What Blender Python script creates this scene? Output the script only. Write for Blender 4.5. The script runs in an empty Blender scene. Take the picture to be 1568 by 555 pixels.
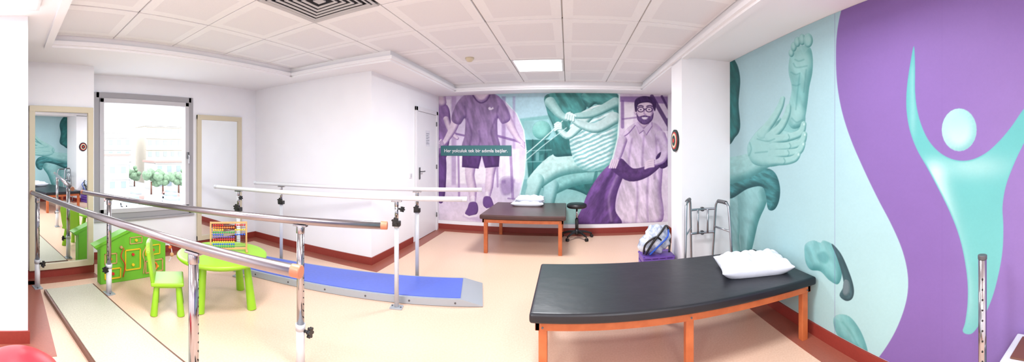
import bpy, bmesh, math, random
import numpy as np
from mathutils import Vector, Matrix
random.seed(3)
scene = bpy.context.scene
H = 1.5          # eye height
F = 900.0        # photograph pixels per radian of the sweep
XC = 1429.0      # photo column that looks square at the mural wall
YH = 380.0       # photo row of the horizon
CEIL = 2.55
VIEW = None

# ------------------------------------------------------------------ materials
def lin(c):
    out = []
    for v in c[:3]:
        v = v/255.0
        out.append(v/12.92 if v <= 0.04045 else ((v+0.055)/1.055)**2.4)
    return tuple(out)+(1.0,)

def mat(name, col, rough=0.5, metal=0.0, nscale=0, namt=0.0, bump=0.0, bscale=None, emit=0, trans=0, col2=None, coat=0):
    m = bpy.data.materials.new(name); m.use_nodes = True
    nt = m.node_tree; b = nt.nodes['Principled BSDF']
    b.inputs['Base Color'].default_value = lin(col)
    b.inputs['Roughness'].default_value = rough
    b.inputs['Metallic'].default_value = metal
    if coat: b.inputs['Coat Weight'].default_value = coat
    if trans: b.inputs['Transmission Weight'].default_value = trans
    if emit:
        b.inputs['Emission Color'].default_value = lin(col); b.inputs['Emission Strength'].default_value = emit
    tc = nt.nodes.new('ShaderNodeTexCoord')
    if namt or col2:
        n = nt.nodes.new('ShaderNodeTexNoise'); n.inputs['Scale'].default_value = nscale; n.inputs['Detail'].default_value = 5
        nt.links.new(tc.outputs['Object'], n.inputs['Vector'])
        r = nt.nodes.new('ShaderNodeValToRGB')
        a = lin(col)
        lo = lin(col2) if col2 else tuple(v*(1-namt) for v in a[:3])+(1,)
        hi = a if col2 else tuple(min(1, v*(1+namt)) for v in a[:3])+(1,)
        r.color_ramp.elements[0].color = lo; r.color_ramp.elements[1].color = hi
        r.color_ramp.elements[0].position = .35; r.color_ramp.elements[1].position = .65
        nt.links.new(n.outputs['Fac'], r.inputs['Fac']); nt.links.new(r.outputs['Color'], b.inputs['Base Color'])
    if bump:
        n2 = nt.nodes.new('ShaderNodeTexNoise'); n2.inputs['Scale'].default_value = bscale or 60; n2.inputs['Detail'].default_value = 3
        nt.links.new(tc.outputs['Object'], n2.inputs['Vector'])
        bp = nt.nodes.new('ShaderNodeBump'); bp.inputs['Strength'].default_value = bump; bp.inputs['Distance'].default_value = .01
        nt.links.new(n2.outputs['Fac'], bp.inputs['Height']); nt.links.new(bp.outputs['Normal'], b.inputs['Normal'])
    return m

M_wall = mat('wall_paint', (242,243,248), .55, nscale=3, namt=.01, bump=.03, bscale=120)
M_ceil = mat('ceiling_paint', (242,243,247), .7)
M_tile = mat('ceiling_tile_white', (239,240,243), .7, nscale=40, namt=.01)
M_tile2 = mat('ceiling_tile_perforated', (231,231,235), .8, nscale=260, namt=.03)
M_gridm = mat('ceiling_grid', (186,184,184), .6)
M_floor = mat('floor_vinyl', (226,194,172), .34, nscale=70, col2=(218,183,158), bump=.01)
M_border = mat('floor_border_vinyl', (150,84,68), .38, nscale=70, namt=.06)
M_base = mat('baseboard_red', (142,54,45), .4, nscale=50, namt=.05)
M_chrome = mat('chrome', (178,176,180), .14, 1)
M_steel = mat('brushed_steel', (156,150,154), .28, 1, nscale=20, namt=.03)
M_alu = mat('aluminium', (176,180,188), .28, .9)
M_white = mat('white_enamel', (222,222,226), .3)
M_post = mat('post_grey_white', (196,199,205), .35)
M_black = mat('black_plastic', (24,24,26), .4)
M_blackl = mat('black_leatherette', (22,24,31), .36, nscale=6, namt=.12, bump=.4, bscale=5)
M_brownl = mat('brown_leatherette', (72,45,42), .33, nscale=8, namt=.1, bump=.15, bscale=8)
M_wood = mat('orange_beech', (196,108,62), .4, nscale=12, col2=(182,95,51))
M_cap = mat('copper_wood_cap', (192,122,92), .35, nscale=10, namt=.06)
M_lwood = mat('light_wood', (202,154,104), .5, nscale=14, namt=.08)
M_green = mat('lime_green_plastic', (146,200,38), .35)
M_green2 = mat('playhouse_green', (106,182,46), .42, nscale=6, namt=.03)
M_cream = mat('cream_frame', (208,198,172), .4)
M_mirror = mat('mirror_glass', (236,240,240), .01, 1)
M_winfr = mat('window_aluminium', (160,158,162), .4, .0)
M_wfab = mat('white_fabric', (220,224,235), .8, nscale=5, namt=.01, bump=.3, bscale=14)
M_blue = mat('blue_vinyl', (84,106,202), .4, nscale=30, namt=.03)
M_greyb = mat('grey_metal_edge', (168,176,184), .35, .3)
M_plat = mat('speckled_board', (192,190,172), .45, nscale=90, col2=(176,172,154))
M_dbrown = mat('dark_brown_edge', (102,62,48), .4)
M_purple = mat('purple_plastic', (108,76,168), .4)
M_red = mat('red_rubber', (208,38,52), .35)
M_yel = mat('yellow_paint', (232,190,38), .4)
M_or = mat('orange_paint', (228,114,38), .4)
M_blup = mat('blue_paint', (40,90,200), .4)
M_redp = mat('red_paint', (200,38,38), .4)
M_grnp = mat('green_paint', (50,155,70), .4)
M_dkm = mat('dark_grey_metal', (90,90,94), .45, .3)
M_vent = mat('vent_slat', (192,192,194), .5, .1)
M_vdark = mat('vent_duct', (42,42,46), .8)
M_led = mat('led_or_fill_panel', (255,255,255), .4, emit=3)
M_paper = mat('paper', (216,216,224), .8, nscale=30, namt=.03)
M_teal = mat('sign_teal', (54,110,114), .5)
M_bag = mat('plastic_film', (220,226,233), .2, nscale=14, col2=(132,150,182), bump=.5, bscale=20)

# ------------------------------------------------------------------ mesh builder
class B:
    def __init__(s, name):
        s.name = name; s.bm = bmesh.new(); s.mats = []
    def _merge(s, t, m, smooth=False, M=None):
        if m not in s.mats: s.mats.append(m)
        i = s.mats.index(m)
        for f in t.faces:
            f.material_index = i
            if smooth is True: f.smooth = True
        if M is not None: t.transform(M)
        me = bpy.data.meshes.new('tmp'); t.to_mesh(me); t.free()
        s.bm.from_mesh(me); bpy.data.meshes.remove(me)
    def box(s, c, size, m, bevel=0, M=None, seg=2, rotz=0):
        t = bmesh.new(); bmesh.ops.create_cube(t, size=1)
        for v in t.verts: v.co = Vector((v.co.x*size[0], v.co.y*size[1], v.co.z*size[2]))
        if bevel:
            bmesh.ops.bevel(t, geom=t.edges[:], offset=bevel, segments=seg, affect='EDGES', profile=.6)
        X = Matrix.Translation(Vector(c)) @ Matrix.Rotation(rotz, 4, 'Z')
        if M is not None: X = Matrix.Translation(Vector(c)) @ M
        s._merge(t, m, False, X)
    def cyl(s, p1, p2, r, m, r2=None, seg=20, bevel=0):
        p1 = Vector(p1); p2 = Vector(p2); d = p2-p1; L = d.length
        t = bmesh.new()
        bmesh.ops.create_cone(t, cap_ends=True, segments=seg, radius1=r, radius2=r if r2 is None else r2, depth=L)
        if bevel:
            es = [e for e in t.edges if abs(e.verts[0].co.z-e.verts[1].co.z) < 1e-6]
            bmesh.ops.bevel(t, geom=es, offset=bevel, segments=3, affect='EDGES', profile=.6)
        for f in t.faces:
            if len(f.verts) <= 4: f.smooth = True
        q = Vector((0,0,1)).rotation_difference(d.normalized())
        s._merge(t, m, None, Matrix.Translation((p1+p2)/2) @ q.to_matrix().to_4x4())
    def tube(s, pts, r, m, seg=12, closed=False, sub=6):
        P = [Vector(p) for p in pts]
        n = len(P); Q = []
        if sub > 1:
            rng = range(n if closed else n-1)
            for i in rng:
                a = P[(i-1) % n] if closed or i > 0 else P[0]
                b = P[i]; c = P[(i+1) % n]
                d = P[(i+2) % n] if closed or i+2 < n else P[-1]
                for k in range(sub):
                    u = k/sub
                    Q.append(.5*((2*b)+(c-a)*u+(2*a-5*b+4*c-d)*u*u+(3*b-a-3*c+d)*u**3))
            if not closed: Q.append(P[-1])
        else: Q = P
        t = bmesh.new(); rings = []; N = len(Q); up = None
        rr = r if isinstance(r, (list, tuple)) else None
        for i, p in enumerate(Q):
            if closed: tan = (Q[(i+1) % N]-Q[i-1]).normalized()
            else: tan = (Q[min(i+1, N-1)]-Q[max(i-1, 0)]).normalized()
            if up is None: up = tan.orthogonal().normalized()
            up = (up-tan*up.dot(tan)).normalized(); w = tan.cross(up)
            if rr:
                x = i/(N-1)*(len(rr)-1); k = min(int(x), len(rr)-2); rad = rr[k]*(1-x+k)+rr[k+1]*(x-k)
            else: rad = r
            rings.append([t.verts.new(p+rad*(math.cos(2*math.pi*j/seg)*up+math.sin(2*math.pi*j/seg)*w)) for j in range(seg)])
        for i in range(N if closed else N-1):
            a = rings[i]; b = rings[(i+1) % N]
            for j in range(seg):
                f = t.faces.new((a[j], a[(j+1) % seg], b[(j+1) % seg], b[j])); f.smooth = True
        if not closed:
            t.faces.new(rings[0][::-1]); t.faces.new(rings[-1])
        s._merge(t, m, None)
    def sphere(s, c, r, m, scale=(1,1,1), seg=20, fn=None):
        t = bmesh.new(); bmesh.ops.create_uvsphere(t, u_segments=seg, v_segments=seg//2, radius=r)
        for v in t.verts:
            v.co = Vector((v.co.x*scale[0], v.co.y*scale[1], v.co.z*scale[2]))
            if fn: v.co = fn(v.co)
        s._merge(t, m, True, Matrix.Translation(Vector(c)))
    def lathe(s, prof, c, m, seg=32, M=None):
        t = bmesh.new(); rings = []
        for (r, z) in prof:
            rings.append([t.verts.new((r*math.cos(2*math.pi*j/seg), r*math.sin(2*math.pi*j/seg), z)) for j in range(seg)])
        for a, b in zip(rings[:-1], rings[1:]):
            for j in range(seg):
                f = t.faces.new((a[j], a[(j+1) % seg], b[(j+1) % seg], b[j])); f.smooth = True
        t.faces.new(rings[0][::-1]); t.faces.new(rings[-1])
        X = Matrix.Translation(Vector(c))
        if M is not None: X = X @ M
        s._merge(t, m, None, X)
    def prism(s, pts, depth, m, M=None, bevel=0, smooth=False):
        """outline in local XZ plane extruded along +Y"""
        t = bmesh.new()
        a = [t.verts.new((x, 0, z)) for x, z in pts]; b = [t.verts.new((x, depth, z)) for x, z in pts]
        t.faces.new(a); t.faces.new(b[::-1]); n = len(pts)
        for i in range(n): t.faces.new((a[i], b[i], b[(i+1) % n], a[(i+1) % n]))
        bmesh.ops.recalc_face_normals(t, faces=t.faces[:])
        if bevel: bmesh.ops.bevel(t, geom=t.edges[:], offset=bevel, segments=2, affect='EDGES')
        s._merge(t, m, None, M)
    def torus(s, c, R, r, m, M=None, seg=28, rs=10):
        pts = [Vector((R*math.cos(2*math.pi*i/seg), R*math.sin(2*math.pi*i/seg), 0)) for i in range(seg)]
        X = Matrix.Translation(Vector(c)) @ (M if M is not None else Matrix.Identity(4))
        s.tube([X @ p for p in pts], r, m, seg=rs, closed=True, sub=1)
    def grid(s, fn, nu, nv, m, closed=False):
        t = bmesh.new()
        V = [[t.verts.new(fn(i/nu, j/nv)) for j in range(nv+1)] for i in range(nu+1)]
        for i in range(nu):
            for j in range(nv):
                f = t.faces.new((V[i][j], V[i+1][j], V[i+1][j+1], V[i][j+1])); f.smooth = True
        s._merge(t, m, None)
    def done(s, M=None, name=None):
        bm = s.bm
        if M is not None: bm.transform(M)
        xs = [v.co for v in bm.verts]
        lo = Vector((min(v.x for v in xs), min(v.y for v in xs), min(v.z for v in xs)))
        hi = Vector((max(v.x for v in xs), max(v.y for v in xs), max(v.z for v in xs)))
        o = Vector(((lo.x+hi.x)/2, (lo.y+hi.y)/2, lo.z))
        bm.transform(Matrix.Translation(-o))
        me = bpy.data.meshes.new(s.name); bm.to_mesh(me); bm.free()
        for m in s.mats: me.materials.append(m)
        ob = bpy.data.objects.new(s.name, me); ob.location = o
        scene.collection.objects.link(ob); return ob

def slab(name, x0, x1, y0, y1, z0, z1, m):
    b = B(name); b.box(((x0+x1)/2, (y0+y1)/2, (z0+z1)/2), (x1-x0, y1-y0, z1-z0), m); return b.done()
def addr(b, x0, x1, y0, y1, z0, z1, m, bevel=0):
    b.box(((x0+x1)/2, (y0+y1)/2, (z0+z1)/2), (x1-x0, y1-y0, z1-z0), m, bevel)

XL, XR, YB, YM = -4.78, 1.85, 6.47, 4.0
XD = -2.45
YF = -2.2
# ------------------------------------------------------------------ room shell
slab('floor', -5.0, 2.0, YF-.1, 6.6, -.1, 0, M_floor)
# left wall with window opening
WY0, WY1, WZ0, WZ1 = 1.22, 2.71, .58, 2.28
b = B('wall_left')
addr(b, XL-.2, XL, .9, WY0, 0, 2.75, M_wall); addr(b, XL-.2, XL, WY1, YM+.1, 0, 2.75, M_wall)
addr(b, XL-.2, XL, WY0, WY1, 0, WZ0, M_wall); addr(b, XL-.2, XL, WY0, WY1, WZ1, 2.75, M_wall)
b.done()
# slanted wall piece that carries the first mirror
SL = math.radians(8.5)
b = B('wall_left_slanted')
def sl(y, off=0):   # point on slanted face
    return (-4.25-(y-.7)*math.tan(SL)+off, y)
t = bmesh.new()
pl = [sl(1.08), (-5.0, 1.08), (-5.0, YF-.1), sl(YF-.1)]
va = [t.verts.new((x, y, 0)) for x, y in pl]; vb = [t.verts.new((x, y, 2.75)) for x, y in pl]
t.faces.new(va); t.faces.new(vb[::-1])
for i in range(4): t.faces.new((va[i], vb[i], vb[(i+1) % 4], va[(i+1) % 4]))
bmesh.ops.recalc_face_normals(t, faces=t.faces[:]); b._merge(t, M_wall); b.done()
slab('wall_left_pier', -3.4, -2.78, YF-.1, .17, 0, 2.75, M_wall)
slab('wall_center_block', XL-.2, XD, YM, YB+.15, 0, 2.75, M_wall)
slab('wall_back', XD, XR+.15, YB, YB+.15, 0, 2.75, M_wall)
slab('wall_right', XR, XR+.15, YF-.1, YB, 0, 2.75, M_wall)
slab('wall_front', -5.0, XR+.15, YF-.1, YF, 0, 2.75, M_wall)
slab('wall_column', 1.25, XR, 3.8, 4.2, 0, CEIL+.02, M_wall)

# ceiling: base slab, soffit ring, tiles
ZT = 2.65
slab('ceiling', -5.0, 2.0, YF-.1, 6.62, 2.75, 2.85, M_gridm)
b = B('ceiling_soffit')
RX0, RX1, RX2, RY0, RY1, RY2 = -3.52, -1.95, 1.25, .45, 3.6, 5.95
addr(b, -5.0, RX0, YF, 6.6, CEIL, 2.75, M_ceil)
addr(b, RX0, RX1, RY1, 6.6, CEIL, 2.75, M_ceil)
addr(b, RX1, RX2, RY2, 6.6, CEIL, 2.75, M_ceil)
addr(b, RX2, 2.0, YF, 6.6, CEIL, 2.75, M_ceil)
addr(b, RX0, RX2, YF, RY0, CEIL, 2.75, M_ceil)
b.done()
b = B('trim_ceiling')
w, zz0, zz1 = .07, CEIL-.022, CEIL+.002
addr(b, RX0-w, RX0, RY0-w, RY1+w, zz0, zz1, M_ceil); addr(b, RX0, RX1, RY1, RY1+w, zz0, zz1, M_ceil)
addr(b, RX1-w, RX1, RY1+w, RY2+w, zz0, zz1, M_ceil); addr(b, RX1, RX2, RY2, RY2+w, zz0, zz1, M_ceil)
addr(b, RX2, RX2+w, RY0-w, RY2+w, zz0, zz1, M_ceil); addr(b, RX0, RX2, RY0-w, RY0, zz0, zz1, M_ceil)
w2 = .03; zz0, zz1 = CEIL, CEIL+.04
addr(b, RX0, RX0+w2, RY0, RY1, zz0, zz1, M_ceil); addr(b, RX0, RX1+w2, RY1-w2, RY1, zz0, zz1, M_ceil)
addr(b, RX1, RX1+w2, RY1, RY2, zz0, zz1, M_ceil); addr(b, RX1, RX2, RY2-w2, RY2, zz0, zz1, M_ceil)
addr(b, RX2-w2, RX2, RY0, RY2, zz0, zz1, M_ceil)
b.done()
# tiles
P = .68; GX = -.05; GY = 4.48
led_cells = {(-1, 0), (-1, -5), (-3, -5), (1, -5)}
dif_cell = (-3, -4)
b = B('ceiling_tiles')
for i in range(-6, 3):
    for j in range(-7, 4):
        x0 = GX+i*P; y0 = GY+j*P; x1 = x0+P; y1 = y0+P
        if (i, j) in led_cells or (i, j) == dif_cell: continue
        a0, a1 = max(x0, RX0), min(x1, RX2); c0, c1 = max(y0, RY0), min(y1, RY2)
        if a1-a0 < .04 or c1-c0 < .04: continue
        if a1 <= RX1+.08 and c0 >= RY1-.08: continue
        dz = random.uniform(-.002, .002)
        addr(b, a0+.006, a1-.006, c0+.006, c1-.006, ZT+dz, ZT+.02+dz, M_tile, .004)
        i0, i1 = max(x0+.09, a0+.03), min(x1-.09, a1-.03); j0, j1 = max(y0+.09, c0+.03), min(y1-.09, c1-.03)
        if i1-i0 > .05 and j1-j0 > .05: addr(b, i0, i1, j0, j1, ZT-.001+dz, ZT+.004, M_tile2)
b.done()
b = B('trim_ceiling_grid')
for i in range(-5, 3):
    x = GX+i*P
    if x < RX0 or x > RX2: continue
    ye = RY1 if x < RX1 else RY2
    addr(b, x-.012, x+.012, RY0, ye, ZT+.012, ZT+.03, M_gridm)
for j in range(-6, 4):
    y = GY+j*P
    if y < RY0 or y > RY2: continue
    xs = RX0 if y < RY1 else RX1
    addr(b, xs, RX2, y-.012, y+.012, ZT+.012, ZT+.03, M_gridm)
b.done()
def led_at(x0, x1, y0, y1, z, power):  # builds the visible ceiling panel and also the added fill panels
    b = B('ceiling_or_fill_light')
    addr(b, x0+.01, x1-.01, y0+.01, y1-.01, z, z+.03, M_white)
    addr(b, x0+.035, x1-.035, y0+.035, y1-.035, z-.004, z+.01, M_led)
    ob = b.done()
    L = bpy.data.lights.new('led_or_fill_lamp', 'AREA'); L.shape = 'RECTANGLE'; L.size = x1-x0-.08; L.size_y = y1-y0-.08
    L.energy = power*.85; L.color = (.955, .975, 1)
    lo = bpy.data.objects.new('led_or_fill_lamp', L); scene.collection.objects.link(lo)
    lo.parent = ob; lo.location = Vector(((x0+x1)/2, (y0+y1)/2, z-.012))-ob.location
def led(i, j, power, clipx=None):
    x0 = GX+i*P; y0 = GY+j*P; x1 = x0+P
    if clipx: x1 = min(x1, clipx)
    led_at(x0, x1, y0, y0+P, ZT, power)
led(-1, 0, 82); led(-1, -5, 48); led(-3, -5, 62); led(1, -5, 26, 1.22)  # first panel is in view; the rest are added out of view as fill
led_at(-1.6, -1.0, -1.3, -.7, CEIL-.03, 60); led_at(.5, 1.1, -1.3, -.7, CEIL-.03, 44); led_at(-2.6, -2.0, -.35, .25, CEIL-.03, 18)  # unseen soffit panels, added to even out the room brightness
# air diffuser
b = B('ceiling_vent')
x0 = GX+dif_cell[0]*P; y0 = GY+dif_cell[1]*P; cx, cy = x0+P/2, y0+P/2
addr(b, x0+.02, x0+P-.02, y0+.02, y0+P-.02, ZT+.03, ZT+.05, M_vdark)
for k in range(7):
    h = .33-.046*k
    z0 = ZT-.004
    if k == 6:
        b.box((cx, cy, z0), (.07, .07, .01), M_vent); continue
    lw = .034 if k == 0 else .02
    for sx, sy, lx, ly in ((0, 1, 2*h, lw), (0, -1, 2*h, lw), (1, 0, lw, 2*h), (-1, 0, lw, 2*h)):
        tilt = Matrix.Rotation(math.radians(12)*(-sy), 4, 'X') @ Matrix.Rotation(math.radians(12)*sx, 4, 'Y')
        b.box((cx+sx*(h-lw/2), cy+sy*(h-lw/2), z0), (lx, ly, .004) , M_vent, M=tilt)
b.done()
# smoke detector
b = B('smoke_detector')
b.lathe([(.055, 0), (.055, -.015), (.045, -.03), (.032, -.045), (.012, -.05)][::-1], (-1.2, 4.25, ZT), M_cream, 24)
b.done()

# baseboards + floor border
b = B('baseboard_left'); addr(b, XL, XL+.015, 1.09, YM, 0, .1, M_base); b.done()
b = B('baseboard_slanted')
p0 = sl(.18); p1 = sl(1.08); mx, my = (p0[0]+p1[0])/2, (p0[1]+p1[1])/2
b.box((mx+.01, my, .05), (.015, .9/math.cos(SL), .1), M_base, rotz=SL); b.done()
b = B('baseboard_pier'); addr(b, -2.78, -2.765, YF, .17, 0, .1, M_base); addr(b, -3.4, -2.765, .17, .185, 0, .1, M_base); b.done()
b = B('baseboard_block'); addr(b, XL, XD+.015, YM-.015, YM, 0, .1, M_base); addr(b, XD, XD+.015, YM, 5.28, 0, .1, M_base); b.done()
b = B('baseboard_back'); addr(b, XD, XR, YB-.015, YB, 0, .1, M_base); b.done()
b = B('baseboard_right'); addr(b, XR-.015, XR, YF, 3.8, 0, .1, M_base); addr(b, XR-.015, XR, 4.2, YB, 0, .1, M_base); b.done()
b = B('baseboard_column'); addr(b, 1.235, XR, 3.785, 3.8, 0, .1, M_base); addr(b, 1.235, 1.25, 3.785, 4.2, 0, .1, M_base); b.done()
b = B('trim_floor_border'); z1 = .003; w = .2
addr(b, XL+.015, XL+w, 1.09, YM, 0, z1, M_border); addr(b, XL+w, XD+w, YM-w, YM, 0, z1, M_border)
addr(b, XD, XD+w, YM, YB, 0, z1, M_border); addr(b, XD+w, XR-w, YB-w, YB, 0, z1, M_border)
addr(b, XR-w, XR, YF, YB, 0, z1, M_border); addr(b, 1.25-w, XR-w, 3.8-w, 4.2, 0, z1, M_border)
b.box((mx+.1, my, z1/2), (w, .9/math.cos(SL), z1), M_border, rotz=SL)
addr(b, -2.78, -2.78+w, YF, .17+w, 0, z1, M_border); addr(b, -4.1, -2.78, .17, .17+w, 0, z1, M_border)
b.done()

# ------------------------------------------------------------------ window
b = B('window_1')
fx0, fx1 = XL-.1, XL+.03
fw = .05
addr(b, fx0, fx1, WY0-.03, WY0+fw, WZ0-.03, WZ1+.03, M_winfr, .006); addr(b, fx0, fx1, WY1-fw, WY1+.03, WZ0-.03, WZ1+.03, M_winfr, .006)
addr(b, fx0, fx1, WY0, WY1, WZ1-fw, WZ1+.03, M_winfr, .006); addr(b, fx0, fx1, WY0, WY1, WZ0-.03, WZ0+fw, M_winfr, .006)
sx0, sx1 = XL-.07, XL+.045; sw = .065
a0, a1, c0, c1 = WY0+fw, WY1-fw, WZ0+fw, WZ1-fw
M_sash = mat('window_sash', (196,194,198), .4, .0)
addr(b, sx0, sx1, a0, a0+sw, c0, c1, M_sash, .008); addr(b, sx0, sx1, a1-sw, a1, c0, c1, M_sash, .008)
addr(b, sx0, sx1, a0, a1, c1-sw, c1, M_sash, .008); addr(b, sx0, sx1, a0, a1, c0, c0+sw, M_sash, .008)
b.box((XL+.065, a1-.03, 1.43), (.03, .03, .1), M_dkm, .004)
b.tube([(XL+.08, a1-.03, 1.43), (XL+.1, a1-.03, 1.42), (XL+.1, a1-.03, 1.3)], .009, M_chrome)
b.done()
b = B('window_sill'); addr(b, XL-.02, XL+.05, WY0-.04, WY1+.04, WZ0-.06, WZ0-.03, M_winfr, .005); b.done()

# outside world
M_b1 = mat('facade_cream', (184,182,180), .9); M_b2 = mat('facade_glass', (136,148,158), .5); M_tree = mat('tree_leaves', (112,136,110), .9, nscale=2, namt=.25)
M_road = mat('street', (182,182,184), .9, nscale=.3, namt=.1); M_roof = mat('roof_red', (172,130,124), .8); M_b3 = mat('facade_beige', (174,166,154), .9)
M_car = mat('car_paint', (186,188,192), .4)
slab('ground_outside', -160, -8, -40, 110, -7.1, -7, M_road)
def building(x, y, w, d, h, mm, roof, fl=3.0):
    b = B('building'); b.box((x, y, -7+h/2), (w, d, h), mm)
    n = int(h/fl); k = max(2, int(d/2.2))
    for i in range(n):
        for j in range(k):
            b.box((x+w/2, y-d/2+(j+.5)*d/k, -7+(i+.55)*fl), (.15, 1.0, 1.3), M_b2)
        b.box((x+w/2+.1, y, -7+(i+1)*fl-.2), (.5, d, .15), M_b1)
    b.box((x, y, -7+h+.2), (w+.6, d+.6, .4), roof)
    b.done()
building(-90, 41, 8, 11, 15, M_b3, M_b1); building(-90, 27, 8, 9, 13, M_b1, M_b1); building(-120, 62, 8, 18, 16, M_b1, M_b1)
building(-72, 17.5, 7, 14, 7.5, M_b1, M_roof); building(-72, 35, 6, 9, 6, M_b1, M_roof)
for k, (tx, ty) in enumerate(((-80, 25), (-80, 30), (-81, 38), (-80.5, 42), (-64, 27.5), (-63, 33), (-62, 38), (-64, 30), (-65, 35.5))):
    b = B('tree'); b.cyl((tx, ty, -7), (tx, ty, -4.5), .18, M_dbrown, .12)
    for q in range(14):
        b.sphere((tx+random.uniform(-1.1, 1.1), ty+random.uniform(-1.4, 1.4), -4.1+random.uniform(-1, 1.6)), random.uniform(.4, 1.0), M_tree, seg=12)
    b.done()
for k in range(10):
    x = -50-(k % 3)*4.6; y = 11+k*2.3
    b = B('parked_car'); b.box((x, y, -6.5), (4.0, 1.7, .7), (M_car, M_b2, M_roof)[k % 3], .2); b.box((x, y, -5.95), (2.2, 1.5, .6), M_b2, .2)
    for sx in (-1.3, 1.3):
        for sy in (-.75, .75): b.cyl((x+sx, y+sy-.1, -6.68), (x+sx, y+sy+.1, -6.68), .32, M_dkm)
    b.done()

# ------------------------------------------------------------------ mirrors
def mirror(name, w, h, z0, loc, rot, fw=.07, inner=True):
    b = B(name)
    b.box((0, -.012, h/2), (w-.02, .012, h-.02), M_mirror)
    for sx in (-1, 1): b.box((sx*(w/2-fw/2), -.02, h/2), (fw, .04, h), M_cream, .006)
    for zz in (fw/2, h-fw/2): b.box((0, -.02, zz), (w, .042, fw), M_cream, .006)
    return b.done(Matrix.Translation((loc[0], loc[1], z0)) @ Matrix.Rotation(rot, 4, 'Z'))
q = sl(.66, .006)
mirror('wall_mirror', .8, 1.93, .1, q, math.pi/2+SL)
mirror('wall_mirror', .86, 1.95, .11, (XL+.004, 3.24), math.pi/2, .075)

# ------------------------------------------------------------------ door
b = B('door_1')
dy0, dy1, dh = 5.36, 6.36, 2.24; XE = XD+.002
M_door = mat('door_white', (228,228,232), .4)
addr(b, XE, XE+.03, dy0, dy0+.07, 0, dh, M_door, .004); addr(b, XE, XE+.03, dy1-.07, dy1, 0, dh, M_door, .004); addr(b, XE, XE+.03, dy0, dy1, dh-.07, dh, M_door, .004)
addr(b, XE, XE+.012, dy0+.075, dy1-.075, .01, dh-.075, M_door, .003)
b.box((XE+.02, dy0+.16, 1.12), (.012, .04, .2), M_dkm, .003)
b.tube([(XE+.02, dy0+.16, 1.15), (XE+.065, dy0+.16, 1.15), (XE+.065, dy0+.28, 1.15)], .009, M_dkm)
for z in (.3, 1.2, 2.0): b.cyl((XE+.03, dy1-.07, z-.04), (XE+.03, dy1-.07, z+.04), .01, M_dkm)
addr(b, XE+.012, XE+.015, 5.78, 5.98, 1.58, 1.86, M_paper)
M_ink = mat('printed_text', (120,125,140), .8)
for k in range(7): addr(b, XE+.015, XE+.0158, 5.81, 5.95-.03*(k % 2), 1.81-.03*k-.01, 1.81-.03*k, M_ink)
b.done()
b = B('light_switch'); addr(b, XD, XD+.012, 5.16, 5.24, 1.06, 1.14, M_white, .003); addr(b, XD+.01, XD+.016, 5.175, 5.225, 1.075, 1.125, M_post, .002); b.done()

# ------------------------------------------------------------------ parallel bars
def knob(b, c, d, r=.032):
    c = Vector(c); d = Vector(d).normalized()
    b.cyl(c, c+d*.035, .01, M_black); o = c+d*.035
    b.cyl(o, o+d*.022, r*.8, M_black, bevel=.004)
    w = d.orthogonal().normalized(); v = d.cross(w)
    for k in range(6):
        a = k*math.pi/3; p = o+r*.85*(math.cos(a)*w+math.sin(a)*v); b.cyl(p, p+d*.022, r*.3, M_black, seg=10)
def pbars(bars, h, r, mrail, mcap, posts, sleeve_top, msleeve, rs, rc, knobz):
    b = B('parallel_bars')
    for p, q in bars:
        P0 = Vector((p[0], p[1], h)); P1 = Vector((q[0], q[1], h)); d = (P1-P0).normalized()
        b.cyl(P0+d*.04, P1-d*.04, r, mrail, seg=24)
        b.cyl(P0, P0+d*.045, r*1.03, mcap, seg=24, bevel=.006); b.cyl(P1-d*.045, P1, r*1.03, mcap, seg=24, bevel=.006)
    for (x, y, dx, dy) in posts:
        b.box((x, y, .006), (.12, .09, .012), M_greyb, .003, rotz=math.radians(14))
        for sx in (-.045, .045): b.cyl((x+sx, y, .01), (x+sx, y, .018), .009, M_dkm, seg=8)
        b.cyl((x, y, .01), (x, y, sleeve_top), rs, msleeve, seg=24)
        b.cyl((x, y, sleeve_top-.03), (x, y, sleeve_top+.012), rs*1.15, M_post, seg=24)
        b.cyl((x, y, sleeve_top), (x, y, h-r-.02), rc, M_chrome, seg=24)
        k = 0; z = sleeve_top+.06
        while z < h-.12:
            b.cyl((x+dx*(rc-.004), y+dy*(rc-.004), z), (x+dx*(rc+.001), y+dy*(rc+.001), z), .005, M_black, seg=8); z += .045
        b.cyl((x, y, h-r-.06), (x, y, h-r-.012), rc*1.12, M_chrome, seg=24, bevel=.004)
        b.box((x, y, h-r-.006), (.1, r*1.5, .014), M_chrome, .004, rotz=math.radians(14))
        knob(b, (x+dx*rs, y+dy*rs, knobz), (dx, dy, 0))
        if msleeve is M_post:
            b.box((x, y, sleeve_top+.005), (.075, .065, .05), M_black, .008, rotz=math.radians(14))
            knob(b, (x+.03, y-.01, h-.1), (.9, -.3, 0), .024)
    return b.done()
pbars([((-4.10, .295), (-.96, 1.04)), ((-4.08, .88), (-1.11, 2.01))], 1.02, .026, M_steel, M_cap,
      [(-3.90, .342, .6, .8), (-1.557, .90, .75, .66), (-3.60, 1.065, .7, -.7), (-1.67, 1.80, .98, .2)], .30, M_white, .03, .026, .27)
pbars([((-3.76, 2.48), (-.924, 3.19)), ((-3.89, 3.236), (-.986, 4.01))], 1.05, .024, M_white, M_post,
      [(-1.575, 3.03, .3, -.95), (-3.39, 2.575, .5, -.85), (-1.71, 3.81, .3, -.95), (-3.46, 3.35, .5, -.85)], .80, M_post, .022, .018, .84)

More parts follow.
